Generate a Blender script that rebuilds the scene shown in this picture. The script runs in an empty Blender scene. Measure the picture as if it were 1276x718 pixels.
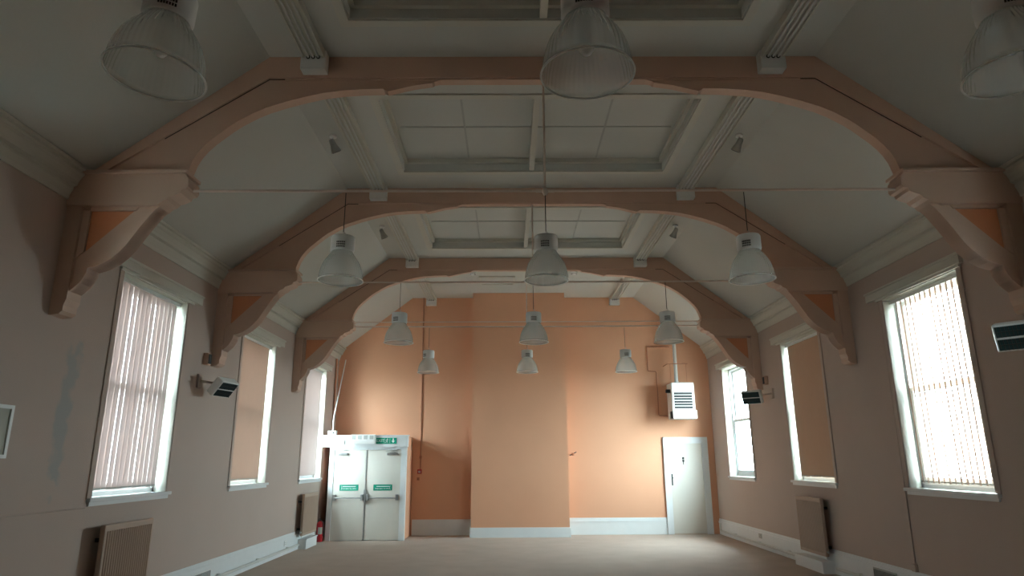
import bpy, math, random
from math import sin, cos, pi, radians as R
from mathutils import Vector, Matrix
random.seed(4)
C = bpy.context.scene.collection
SC = bpy.context.scene

# ------------------------------------------------------------------ camera, world, light, exposure
def set_camera():
    p, yw, ro = R(14.609), R(.291), R(.271)
    ex = Vector((1, 0, 0)); fw = Vector((0, cos(p), sin(p))); up = Vector((0, -sin(p), cos(p)))
    rt = cos(ro) * ex - sin(ro) * up
    u2 = sin(ro) * ex + cos(ro) * up
    Z = Matrix.Rotation(-yw, 3, 'Z')
    rt, u2, fw = Z @ rt, Z @ u2, Z @ fw
    m = Matrix((rt, u2, -fw)).transposed().to_4x4()
    m.translation = Vector((0, 0, 1.65))
    cd = bpy.data.cameras.new('camera'); co = bpy.data.objects.new('camera', cd); C.objects.link(co)
    co.matrix_world = m
    cd.sensor_width = 36; cd.lens = 827.7 / 1276 * 36; cd.clip_start = .05; cd.clip_end = 300
    SC.camera = co
set_camera()
WORLD_STRENGTH = 60.0
EXPOSURE = 0.05
w = bpy.data.worlds.new('overcast_sky'); SC.world = w; w.use_nodes = True
nt = w.node_tree; bg = nt.nodes['Background']
bg.inputs['Color'].default_value = (.78, .95, 1.0, 1); bg.inputs['Strength'].default_value = WORLD_STRENGTH
SC.view_settings.view_transform = 'Standard'; SC.view_settings.look = 'None'
SC.view_settings.exposure = EXPOSURE; SC.view_settings.gamma = 1; SC.view_settings.use_curve_mapping = False
SC.cycles.max_bounces = 14; SC.cycles.diffuse_bounces = 10; SC.cycles.transparent_max_bounces = 24
SC.cycles.transmission_bounces = 8; SC.cycles.sample_clamp_indirect = 6; SC.cycles.use_denoising = True
SC.cycles.caustics_reflective = False; SC.cycles.caustics_refractive = False

XL, XR, XC = -4.165, 4.875, .355
YB, YE = -2.6, 16.24
HC = 5.627
D = [2.63, 5.988, 9.343, 12.899]
WIN = [(6.93, 8.42), (10.31, 11.80), (13.68, 15.18)]
WZ = (1.31, 3.66)
WIN_ALL = [(3.05, 4.54)] + WIN          # the nearest pair lies outside the photo
for side, x in ((1, XL), (-1, XR)):
    for (a, b) in WIN_ALL:                              # portals: they only guide the sampling of the sky through the windows
        l = bpy.data.lights.new('window_portal', 'AREA'); l.shape = 'RECTANGLE'
        l.size = b - a; l.size_y = WZ[1] - WZ[0]; l.cycles.is_portal = True
        o = bpy.data.objects.new('window_portal', l); C.objects.link(o)
        o.location = (x - side * .30, (a + b) / 2, sum(WZ) / 2)
        o.rotation_euler = (0, R(-90 * side), 0)
        o.rotation_euler = Vector((side, 0, 0)).to_track_quat('-Z', 'Y').to_euler()
        l.size, l.size_y = b - a, WZ[1] - WZ[0]

# ------------------------------------------------------------------ materials
MATS = {}
def mat(name, col, rough=.6, var=.06, scale=3., bump=0., bscale=60., metal=0., spec=.3, trans=0., tcol=None):
    m = bpy.data.materials.new(name); m.use_nodes = True; n = m.node_tree; p = n.nodes['Principled BSDF']
    p.inputs['Roughness'].default_value = rough; p.inputs['Metallic'].default_value = metal
    p.inputs['Specular IOR Level'].default_value = spec
    tc = n.nodes.new('ShaderNodeTexCoord')
    nz = n.nodes.new('ShaderNodeTexNoise'); nz.inputs['Scale'].default_value = scale; nz.inputs['Detail'].default_value = 6
    n.links.new(tc.outputs['Object'], nz.inputs['Vector'])
    mx = n.nodes.new('ShaderNodeMix'); mx.data_type = 'RGBA'
    n.links.new(nz.outputs['Fac'], mx.inputs['Factor'])
    mx.inputs['A'].default_value = (*[c * (1 - var) for c in col], 1)
    mx.inputs['B'].default_value = (*[min(1, c * (1 + var)) for c in col], 1)
    n.links.new(mx.outputs['Result'], p.inputs['Base Color'])
    if bump:
        b2 = n.nodes.new('ShaderNodeTexNoise'); b2.inputs['Scale'].default_value = bscale; b2.inputs['Detail'].default_value = 4
        n.links.new(tc.outputs['Object'], b2.inputs['Vector'])
        bp = n.nodes.new('ShaderNodeBump'); bp.inputs['Strength'].default_value = bump; bp.inputs['Distance'].default_value = .01
        n.links.new(b2.outputs['Fac'], bp.inputs['Height']); n.links.new(bp.outputs['Normal'], p.inputs['Normal'])
    if trans:
        t = n.nodes.new('ShaderNodeBsdfTranslucent'); ms = n.nodes.new('ShaderNodeMixShader'); ms.inputs['Fac'].default_value = trans
        t.inputs['Color'].default_value = (*tcol, 1) if tcol else (*col, 1)
        out = n.nodes['Material Output']
        n.links.new(p.outputs[0], ms.inputs[1]); n.links.new(t.outputs[0], ms.inputs[2]); n.links.new(ms.outputs[0], out.inputs['Surface'])
    MATS[name] = m
    return m
WALL = (.47, .385, .335)
M_wall = mat('side_wall_paint', WALL, .75, .05, 1.4, .25, 90)
M_end = mat('orange_wall_paint', (.66, .36, .225), .7, .05, 1.2, .25, 90)
M_ceil = mat('ceiling_paint', (.555, .575, .545), .8, .05, 1.1, .15, 40)
M_trim = mat('white_gloss_paint', (.72, .76, .77), .35, .04, 6, .05, 30)
M_cornice = mat('cornice_paint', (.58, .58, .52), .6, .05, 3, .1, 40)
M_truss = mat('peach_brown_paint', (.56, .38, .29), .55, .06, 2.5, .12, 30)
M_bracket = mat('peach_beige_paint', (.56, .405, .32), .55, .06, 2.5, .12, 30)
M_orange = mat('orange_infill_paint', (.58, .25, .13), .6, .08, 4, .1, 30)
M_seam = mat('dark_seam', (.05, .035, .03), .9, .1)
M_carpet = mat('beige_carpet', (.45, .375, .32), .95, .12, 2.2, .6, 400)
M_door = mat('cream_door_paint', (.66, .64, .58), .45, .04, 3, .05, 20)
M_white = mat('white_plastic', (.78, .80, .79), .4, .03, 8)
M_steel = mat('brushed_steel', (.45, .46, .47), .3, .08, 12, metal=.9)
M_dark = mat('dark_metal', (.03, .035, .035), .5, .1, 10)
M_grille = mat('dark_green_grille_flare_tint', (.025, .06, .065), .45, .15, 30, metal=.2)  # dark greenish grille; its teal lean is lens flare put into the colour
M_green = mat('green_sign', (.0, .27, .17), .5, .03, 8)
M_red = mat('red_enamel', (.42, .02, .025), .35, .06, 8)
M_radiator = mat('beige_radiator_enamel', (.40, .30, .235), .45, .06, 4)
M_pipe = mat('white_painted_pipe', (.62, .64, .62), .45, .06, 10)
M_brownpipe = mat('orange_painted_pipe', (.42, .19, .11), .55, .08, 10)
M_grey = mat('grey_plastic', (.42, .44, .42), .5, .05, 10)
M_rod = mat('cream_painted_rod', (.70, .60, .53), .5, .08, 10)
M_paper = mat('faded_notice_paper', (.42, .43, .38), .8, .15, 6)
M_outdoor = mat('outdoor_paving', (.35, .33, .30), .9, .15, 2, .2, 20)
M_slatp = mat('peach_blind_fabric', (.60, .45, .36), .9, .05, 5, trans=.19, tcol=(.46, .355, .30))
M_slatd = mat('shaded_tone_blind_fabric', (.52, .36, .26), .9, .05, 5, trans=.06, tcol=(.40, .25, .17))  # same fabric as the peach one; weaker light put into a darker tone
M_roof = mat('outer_wall_render', (.45, .36, .30), .9, .1, 2)

def add_stain(m):
    """grey filler patches where old trunking was taken off the left wall"""
    n = m.node_tree; p = n.nodes['Principled BSDF']
    src = p.inputs['Base Color'].links[0].from_socket
    geo = n.nodes.new('ShaderNodeNewGeometry'); sep = n.nodes.new('ShaderNodeSeparateXYZ')
    n.links.new(geo.outputs['Position'], sep.inputs[0])
    nz = n.nodes.new('ShaderNodeTexNoise'); nz.inputs['Scale'].default_value = 5.5; nz.inputs['Detail'].default_value = 6
    n.links.new(geo.outputs['Position'], nz.inputs['Vector'])
    def math_(op, a, b=None, c=None):
        q = n.nodes.new('ShaderNodeMath'); q.operation = op
        for i, v in enumerate((a, b, c)):
            if v is None: continue
            if isinstance(v, (int, float)): q.inputs[i].default_value = v
            else: n.links.new(v, q.inputs[i])
        return q.outputs[0]
    y = math_('ADD', sep.outputs['Y'], math_('MULTIPLY', math_('SUBTRACT', nz.outputs['Fac'], .5), .35))
    dy = math_('ABSOLUTE', math_('SUBTRACT', y, 6.33))
    z = math_('ADD', sep.outputs['Z'], math_('MULTIPLY', math_('SUBTRACT', nz.outputs['Fac'], .5), .9))
    dz = math_('ABSOLUTE', math_('SUBTRACT', z, 2.10))
    a = n.nodes.new('ShaderNodeMapRange'); n.links.new(dy, a.inputs[0]); a.inputs[1].default_value = .05; a.inputs[2].default_value = .11; a.inputs[3].default_value = 1; a.inputs[4].default_value = 0
    b = n.nodes.new('ShaderNodeMapRange'); n.links.new(dz, b.inputs[0]); b.inputs[1].default_value = .58; b.inputs[2].default_value = .68; b.inputs[3].default_value = 1; b.inputs[4].default_value = 0
    f = math_('MULTIPLY', math_('MULTIPLY', a.outputs[0], b.outputs[0]), .75)
    mx = n.nodes.new('ShaderNodeMix'); mx.data_type = 'RGBA'
    n.links.new(f, mx.inputs['Factor']); n.links.new(src, mx.inputs['A']); mx.inputs['B'].default_value = (.33, .35, .345, 1)
    n.links.new(mx.outputs['Result'], p.inputs['Base Color'])
M_wall_left = mat('left_wall_paint', WALL, .75, .05, 1.4, .25, 90); add_stain(M_wall_left)

def glass(name, fac, tint, rough=.02):
    m = bpy.data.materials.new(name); m.use_nodes = True; n = m.node_tree; n.nodes.remove(n.nodes['Principled BSDF'])
    t = n.nodes.new('ShaderNodeBsdfTransparent'); t.inputs[0].default_value = (*tint, 1)
    g = n.nodes.new('ShaderNodeBsdfGlossy'); g.inputs['Roughness'].default_value = rough
    ms = n.nodes.new('ShaderNodeMixShader'); ms.inputs[0].default_value = fac
    n.links.new(t.outputs[0], ms.inputs[1]); n.links.new(g.outputs[0], ms.inputs[2])
    n.links.new(ms.outputs[0], n.nodes['Material Output'].inputs['Surface'])
    return m
M_glass = glass('window_glass', .06, (.95, .97, .97))
def prismatic():
    """clear ribbed acrylic reflector bell: partly see-through, milky and shiny"""
    m = bpy.data.materials.new('ribbed_clear_acrylic'); m.use_nodes = True; n = m.node_tree; p = n.nodes['Principled BSDF']
    p.inputs['Base Color'].default_value = (.80, .80, .78, 1); p.inputs['Roughness'].default_value = .18
    p.inputs['Specular IOR Level'].default_value = .6
    tr = n.nodes.new('ShaderNodeBsdfTransparent'); tr.inputs[0].default_value = (.93, .94, .93, 1)
    tl = n.nodes.new('ShaderNodeBsdfTranslucent'); tl.inputs[0].default_value = (.88, .88, .86, 1)
    a = n.nodes.new('ShaderNodeMixShader'); a.inputs[0].default_value = .5
    n.links.new(p.outputs[0], a.inputs[1]); n.links.new(tl.outputs[0], a.inputs[2])
    tc = n.nodes.new('ShaderNodeTexCoord'); g = n.nodes.new('ShaderNodeTexGradient'); g.gradient_type = 'RADIAL'
    n.links.new(tc.outputs['Object'], g.inputs[0])
    mt = n.nodes.new('ShaderNodeMath'); mt.operation = 'MULTIPLY'; mt.inputs[1].default_value = 48 * 2 * pi; n.links.new(g.outputs['Fac'], mt.inputs[0])
    sn = n.nodes.new('ShaderNodeMath'); sn.operation = 'SINE'; n.links.new(mt.outputs[0], sn.inputs[0])
    bp = n.nodes.new('ShaderNodeBump'); bp.inputs['Strength'].default_value = .5; bp.inputs['Distance'].default_value = .004
    n.links.new(sn.outputs[0], bp.inputs['Height']); n.links.new(bp.outputs['Normal'], p.inputs['Normal'])
    ms = n.nodes.new('ShaderNodeMixShader'); ms.inputs[0].default_value = .30
    n.links.new(tr.outputs[0], ms.inputs[1]); n.links.new(a.outputs[0], ms.inputs[2])
    n.links.new(ms.outputs[0], n.nodes['Material Output'].inputs['Surface'])
    return m
M_bell = prismatic()
M_rim = mat('frosted_rim', (.86, .87, .85), .25, .03, 8, trans=.4)

# ------------------------------------------------------------------ mesh helpers
class MB:
    def __init__(s): s.v = []; s.f = []; s.mi = []; s.sm = []; s.cur = 0
    def add(s, vs, fs, smooth=False):
        b = len(s.v); s.v += [Vector(v) for v in vs]
        for f in fs: s.f.append([i + b for i in f]); s.mi.append(s.cur); s.sm.append(smooth)
        return s
    def box(s, x0, x1, y0, y1, z0, z1):
        x0, x1 = sorted((x0, x1)); y0, y1 = sorted((y0, y1)); z0, z1 = sorted((z0, z1))
        v = [(x, y, z) for x in (x0, x1) for y in (y0, y1) for z in (z0, z1)]
        return s.add(v, [(0, 1, 3, 2), (4, 6, 7, 5), (0, 4, 5, 1), (2, 3, 7, 6), (0, 2, 6, 4), (1, 5, 7, 3)])
    def rbox(s, x0, x1, y0, y1, z0, z1, r=.01):
        """box with chamfered edges"""
        x0, x1 = sorted((x0, x1)); y0, y1 = sorted((y0, y1)); z0, z1 = sorted((z0, z1))
        r = min(r, (x1 - x0) / 2.2, (y1 - y0) / 2.2, (z1 - z0) / 2.2)
        import bmesh
        bm = bmesh.new(); bmesh.ops.create_cube(bm, size=1)
        for v in bm.verts: v.co = Vector(((x0 + x1) / 2 + v.co.x * (x1 - x0), (y0 + y1) / 2 + v.co.y * (y1 - y0), (z0 + z1) / 2 + v.co.z * (z1 - z0)))
        bmesh.ops.bevel(bm, geom=list(bm.edges), offset=r, segments=2, affect='EDGES', profile=.6)
        bm.verts.index_update()
        s.add([v.co.copy() for v in bm.verts], [[v.index for v in f.verts] for f in bm.faces]); bm.free()
        return s
    def prism(s, poly, a0, a1, axis='y'):
        """polygon (p, q) extruded along an axis; y: (x, z), x: (y, z), z: (x, y)"""
        n = len(poly)
        def P(p, a): return {'y': (p[0], a, p[1]), 'x': (a, p[0], p[1]), 'z': (p[0], p[1], a)}[axis]
        v = [P(p, a0) for p in poly] + [P(p, a1) for p in poly]
        f = [list(range(n)), list(range(2 * n - 1, n - 1, -1))]
        f += [[i, n + i, n + (i + 1) % n, (i + 1) % n] for i in range(n)]
        return s.add(v, f)
    def tube(s, pts, r, n=10, cap=True):
        pts = [Vector(p) for p in pts]; rings = []; b = len(s.v)
        up0 = None
        for i, p in enumerate(pts):
            d = (pts[min(i + 1, len(pts) - 1)] - pts[max(i - 1, 0)]).normalized()
            if up0 is None: up0 = d.orthogonal().normalized()
            u = (up0 - d * up0.dot(d)).normalized(); up0 = u; w_ = d.cross(u)
            rr = r[i] if isinstance(r, (list, tuple)) else r
            rings.append([p + (u * cos(2 * pi * k / n) + w_ * sin(2 * pi * k / n)) * rr for k in range(n)])
        vs = [q for ring in rings for q in ring]; fs = []
        for i in range(len(pts) - 1):
            for k in range(n): fs.append((i * n + k, i * n + (k + 1) % n, (i + 1) * n + (k + 1) % n, (i + 1) * n + k))
        s.add(vs, fs, True)
        if cap: s.add(rings[0], [list(range(n - 1, -1, -1))]); s.add(rings[-1], [list(range(n))])
        return s
    def lathe(s, prof, c=(0, 0, 0), n=40, smooth=True, close=False):
        """(r, z) profile about the vertical through c"""
        c = Vector(c); vs = []; fs = []
        for r, z in prof:
            for k in range(n): vs.append(c + Vector((r * cos(2 * pi * k / n), r * sin(2 * pi * k / n), z)))
        m = len(prof)
        for i in range(m if close else m - 1):
            j = (i + 1) % m
            for k in range(n): fs.append((i * n + k, i * n + (k + 1) % n, j * n + (k + 1) % n, j * n + k))
        s.add(vs, fs, smooth)
        return s
    def xf(s, M, start=0):
        for i in range(start, len(s.v)): s.v[i] = M @ s.v[i]
        return s
def link(name, mb, mats, parent=None, origin=None):
    o_ = Vector(origin) if origin is not None else Vector((0, 0, 0))
    if parent is not None and origin is None: o_ = Vector(parent.get('_w', (0, 0, 0)))
    me = bpy.data.meshes.new(name); me.from_pydata([tuple(v - o_) for v in mb.v], [], mb.f)
    for m in (mats if isinstance(mats, (list, tuple)) else [mats]): me.materials.append(m)
    for p, i, sm in zip(me.polygons, mb.mi, mb.sm): p.material_index = i; p.use_smooth = sm
    import bmesh
    bm = bmesh.new(); bm.from_mesh(me); bmesh.ops.recalc_face_normals(bm, faces=bm.faces); bm.to_mesh(me); bm.free()
    me.update()
    o = bpy.data.objects.new(name, me); C.objects.link(o)
    if parent is not None:
        o.parent = parent
        if origin is not None: o.location = o_ - Vector(parent.get('_w', (0, 0, 0)))
    else: o.location = o_
    o['_w'] = tuple(o_)
    return o
def thing(name, label, cat, loc, group=None):
    o = bpy.data.objects.new(name, None); C.objects.link(o); o.location = loc; o['_w'] = tuple(loc); o.empty_display_size = .1
    return tag(o, label, cat, group)
def tag(o, label, cat, group=None):
    o['label'] = label; o['category'] = cat
    if group: o['group'] = group
    return o
def struct(name, mb, mats, parent=None, origin=None):
    o = link(name, mb, mats, parent, origin)
    if parent is None: o['kind'] = 'structure'
    return o
def dup(root, loc, label, rot=None):
    def rec(o, parent):
        c = o.copy(); C.objects.link(c)
        if parent is not None: c.parent = parent
        for ch in list(o.children): rec(ch, c)
        return c
    r = rec(root, None); r.location = loc
    if rot is not None: r.rotation_euler = rot
    if label: r['label'] = label
    return r
def text_into(mb, body, size, c, axis='-y', depth=.002):
    """lettering as mesh, centred at c, facing the camera side (-y)"""
    cu = bpy.data.curves.new('lettering', 'FONT'); cu.body = body; cu.size = size; cu.align_x = 'CENTER'; cu.align_y = 'CENTER'; cu.extrude = depth; cu.resolution_u = 3
    ob = bpy.data.objects.new('lettering', cu); C.objects.link(ob)
    dg = bpy.context.evaluated_depsgraph_get(); dg.update(); ev = ob.evaluated_get(dg); me = ev.to_mesh()
    Mx = Matrix.Translation(c) @ Matrix.Rotation(pi / 2, 4, 'X')
    mb.add([Mx @ v.co for v in me.vertices], [list(p.vertices) for p in me.polygons])
    ev.to_mesh_clear(); bpy.data.objects.remove(ob); bpy.data.curves.remove(cu)
def mir(u, s): return XC + s * u

# ------------------------------------------------------------------ the shell
struct('floor', MB().box(XL - .3, XR + .3, YB, YE + .3, -.15, 0), M_carpet)
struct('ground', MB().box(-40, 44, -30, 50, -.6, -.35), M_outdoor)

def wall_side(name, x, out, m):
    b = MB(); xo = x + out * .38
    zt = 4.42
    ys = [YB - .3] + [v for p in WIN_ALL for v in p] + [YE + .3]
    for i in range(0, len(ys), 2): b.box(x, xo, ys[i], ys[i + 1], -.15, zt)
    for a, c in WIN_ALL: b.box(x, xo, a, c, -.15, WZ[0]); b.box(x, xo, a, c, WZ[1], zt)
    struct(name, b, m)
wall_side('wall_left', XL, -1, M_wall_left)
wall_side('wall_right', XR, 1, M_wall)
struct('wall_back', MB().box(XL - .3, XR + .3, YB - .3, YB, -.15, 6), M_wall)
e = MB().box(XL - .3, XR + .3, YE, YE + .3, -.15, 6.2)
struct('wall_end', e, M_end)
struct('wall_chimney', MB().box(-.87, 1.35, 15.74, YE + .05, 0, HC + .03), M_end)

# coffers between the trusses: (y0, y1)
CO = [(D[0] - 2.65, D[0] - .68), (D[0] + .75, D[1] - .66), (D[1] + .75, D[2] - .68), (D[2] + .80, D[3] - .74)]
CX0, CX1 = XC - 1.82, XC + 1.82
b = MB(); T = .10
U = 2.77
b.box(XC - U, CX0, YB, YE, HC, HC + T); b.box(CX1, XC + U, YB, YE, HC, HC + T)
ys = [YB] + [v for c in CO for v in c] + [YE]
for i in range(0, len(ys), 2): b.box(CX0, CX1, ys[i], ys[i + 1], HC, HC + T)
for s in (-1, 1):       # sloping sides
    b.prism([(mir(U, s), HC), (mir(4.42, s), 4.345), (mir(4.62, s), 4.20), (mir(4.75, s), 4.42), (mir(U, s), HC + .22)], YB, YE)
RD = .16
for (a, c) in CO:
    b.box(CX0 - .05, CX0, a - .05, c + .05, HC + T, HC + RD); b.box(CX1, CX1 + .05, a - .05, c + .05, HC + T, HC + RD)
    b.box(CX0, CX1, a - .05, a, HC + T, HC + RD); b.box(CX0, CX1, c, c + .05, HC + T, HC + RD)
    b.box(CX0 - .05, CX1 + .05, a - .05, c + .05, HC + RD, HC + RD + .06)
struct('ceiling', b, M_ceil)
# outer roof slab with eaves beyond the walls: it shades the window heads
b = MB()
for s in (-1, 1): b.prism([(XC, 7.4), (mir(5.5, s), 4.30), (mir(5.5, s), 4.42), (XC, 7.55)], YB - .5, YE + .6)
struct('roof', b, M_roof)

k = 0
for (a, c) in CO:      # raised mouldings and battens in every coffer
    k += 1
    b = MB()
    for (x0, x1, y0, y1) in ((CX0 - .10, CX1 + .10, a - .10, a - .012), (CX0 - .10, CX1 + .10, c + .012, c + .10), (CX0 - .10, CX0 - .012, a - .012, c + .012), (CX1 + .012, CX1 + .10, a - .012, c + .012)):
        b.box(x0, x1, y0, y1, HC - .02, HC)
    for (x0, x1, y0, y1) in ((CX0, CX1, a, a + .05), (CX0, CX1, c - .05, c), (CX0, CX0 + .05, a + .05, c - .05), (CX1 - .05, CX1, a + .05, c - .05)):
        b.box(x0, x1, y0, y1, HC + .10, HC + RD)
    b.box(XC - .06, XC + .01, a, c, HC + .0, HC + RD)
    o = struct('trim_%d' % k, b, M_cornice, origin=(XC, (a + c) / 2, HC))
    g = MB(); ym = (a + c) / 2
    for x in (XC - .91, XC + .88): g.box(x - .012, x + .012, a + .09, c - .09, HC + RD - .008, HC + RD)
    g.box(CX0 + .09, XC - .06, ym - .012, ym + .012, HC + RD - .008, HC + RD); g.box(XC + .01, CX1 - .09, ym - .012, ym + .012, HC + RD - .008, HC + RD)
    link('panel_joint', g, M_grey, o)

# cornices: stepped profile along both side walls
prof = [(4.52, 4.06), (4.505, 4.06), (4.50, 4.10), (4.475, 4.16), (4.475, 4.185), (4.44, 4.20), (4.435, 4.23), (4.41, 4.28), (4.39, 4.30), (4.39, 4.33), (4.36, 4.335), (4.36, 4.36), (4.375, 4.375), (4.53, 4.30)]
for s, n in ((-1, 'trim_5'), (1, 'trim_6')):
    struct(n, MB().prism([(mir(u, s), z) for u, z in prof], YB, YE), M_cornice)

# skirtings
def skirt(name, pts, h=.345, side=0, grooves=True):
    """board against a wall from p to q with stepped top; side = direction it stands proud, as (dx, dy)"""
    (x0, y0), (x1, y1), (dx, dy) = pts
    b = MB()
    for z0, z1, t in ((0, h - .10, .022), (h - .10, h - .055, .03), (h - .055, h - .02, .018), (h - .02, h, .010)):
        b.box(x0, x1 + dx * t, y0, y1 + dy * t, z0, z1) if (dx == 0 or dy == 0) else None
    struct(name, b, M_trim)
skirt('baseboard_left', [(XL, YB), (XL, 15.15), (1, 0)])
skirt('baseboard_right', [(XR, YB), (XR, YE), (-1, 0)])
skirt('baseboard_end', [(-2.26, YE), (-.87, YE), (0, -1)], .35)
skirt('baseboard_end_2', [(1.35, YE), (3.665, YE), (0, -1)], .37)
b = MB().box(-.875, 1.355, 15.718, 15.74, 0, .19); b.box(-.872, 1.352, 15.724, 15.74, .19, .21)
b.box(-.892, -.87, 15.718, YE, 0, .20); b.box(1.35, 1.372, 15.718, YE, 0, .20)
struct('baseboard_chimney', b, M_trim)

# ------------------------------------------------------------------ windows
def window(n, x, out, a, c):
    z0, z1 = WZ
    fr = MB(); xi, xo = x + out * .145, x + out * .28          # box frame set back in the reveal
    fr.box(xi, xo, a, a + .045, z0, z1); fr.box(xi, xo, c - .045, c, z0, z1)
    fr.box(xi, xo, a, c, z0, z0 + .05); fr.box(xi, xo, a, c, z1 - .05, z1)
    o = struct('window_%d' % n, fr, M_trim, origin=(x, (a + c) / 2, z0))
    s = MB().box(x, xi, a, a + .012, z0, z1).box(x, xi, c - .012, c, z0, z1).box(x, xi, a, c, z1 - .012, z1)
    link('reveal_lining', s, M_cornice, o)
    zm = 2.49
    for nm, zz0, zz1, off in (('lower_sash', z0 + .05, zm + .03, .165), ('upper_sash', zm - .03, z1 - .05, .21)):
        s = MB(); s0, s1 = x + out * off, x + out * (off + .04); ya, yc = a + .045, c - .045
        s.box(s0, s1, ya, ya + .05, zz0, zz1); s.box(s0, s1, yc - .05, yc, zz0, zz1)
        s.box(s0, s1, ya + .05, yc - .05, zz0, zz0 + (.08 if nm == 'lower_sash' else .05)); s.box(s0, s1, ya + .05, yc - .05, zz1 - .05, zz1)
        so = struct(nm, s, M_trim, o)
        g = MB().box(x + out * (off + .017), x + out * (off + .022), ya + .04, yc - .04, zz0 + .04, zz1 - .04)
        link('pane', g, M_glass, so)
    s = MB().rbox(x - out * .045, xi, a - .07, c + .07, z0 - .035, z0 + .004, .008)
    s.box(x - out * .018, x, a - .04, c + .04, z0 - .075, z0 - .035)
    link('sill', s, M_trim, o)
    s = MB()
    for ya, yc in ((a - .075, a), (c, c + .075)):
        s.box(x - out * .012, x, ya, yc, z0, z1 + .02)
    link('architrave', s, M_wall, o)
    s = MB().box(x - out * .05, x, a - .13, c + .30, z1 + .03, z1 + .125); s.box(x - out * .065, x, a - .14, c + .31, z1 + .125, z1 + .15)
    s.box(x - out * .03, x, a - .08, c + .12, z1, z1 + .03)
    link('pelmet', s, M_cornice, o)
n = 0
for x, out in ((XL, -1), (XR, 1)):
    for a, c in WIN: n += 1; window(n, x, out, a, c)
for x, out in ((XL, -1), (XR, 1)):
    for a, c in WIN_ALL[:1]: n += 1; window(n, x, out, a, c)

M_slatw = mat('lit_tone_blind_fabric', (.66, .58, .55), .9, .05, 5, trans=.22, tcol=(.58, .51, .50))  # peach fabric again, with stronger daylight put into a paler colour
def blind(x, out, a, c, ang, label, z0=1.38, z1=3.585, y1=None, m=None):
    y0, y1 = a + .02, (y1 or c - .10)
    t = thing('vertical_blind', label, 'blind', (x + out * .10, (y0 + y1) / 2, z0), 'vertical blinds in the side windows')
    h = MB().box(x + out * .075, x + out * .125, a + .015, c - .015, z1 + .012, z1 + .05)
    link('headrail', h, M_white, t)
    s = MB(); wd = .113; p = .100; k = int((y1 - y0) / p); xc = x + out * .10
    for i in range(k + 1):
        yc = y0 + .04 + i * p; th = R(ang + random.uniform(-.9, .9)); dx, dy = -out * sin(th) * wd / 2, -cos(th) * wd / 2
        # th > 0 turns the slat edge-on towards the camera end of the room
        zb = z0 + random.uniform(-.006, .006)
        q = [(xc + dx * -1, yc + dy * -1), (xc + dx, yc + dy)]
        nrm = Vector((-(q[1][1] - q[0][1]), q[1][0] - q[0][0])).normalized() * .0006
        q4 = [(q[0][0] + nrm.x, q[0][1] + nrm.y), (q[1][0] + nrm.x, q[1][1] + nrm.y), (q[1][0] - nrm.x, q[1][1] - nrm.y), (q[0][0] - nrm.x, q[0][1] - nrm.y)]
        s.prism(q4, zb, z1 + .012, 'z')
    link('slats', s, m or M_slatp, t)
    w_ = MB()
    for i in range(k + 1):
        yc = y0 + .04 + i * p; w_.box(xc - .004, xc + .004, yc - .045, yc + .045, z0 + .004, z0 + .02)
    w_.tube([(xc, y0, z0 + .012), (xc, y1, z0 + .012)], .0015, 5)
    link('bottom_weights', w_, M_grey, t)
    return t
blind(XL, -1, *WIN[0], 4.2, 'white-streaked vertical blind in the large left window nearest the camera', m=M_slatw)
blind(XL, -1, *WIN[1], -5, 'peach vertical blind in the middle left window, beside the wall heater')
blind(XL, -1, *WIN[2], -30, 'vertical blind in the left window nearest the double doors, bright light put into its colour', m=M_slatw)
blind(XR, 1, *WIN[0], 25, 'open vertical blind in the glaring right window nearest the camera')
blind(XR, 1, *WIN[1], -3, 'closed vertical blind in the middle right window, dim light put into its colour', m=M_slatd)

blind(XL, -1, *WIN_ALL[0], -20, 'open vertical blind in the left window outside the photo, nearest the viewer')
blind(XR, 1, *WIN_ALL[0], -16, 'vertical blind in the right window outside the photo, nearest the viewer')

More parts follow.
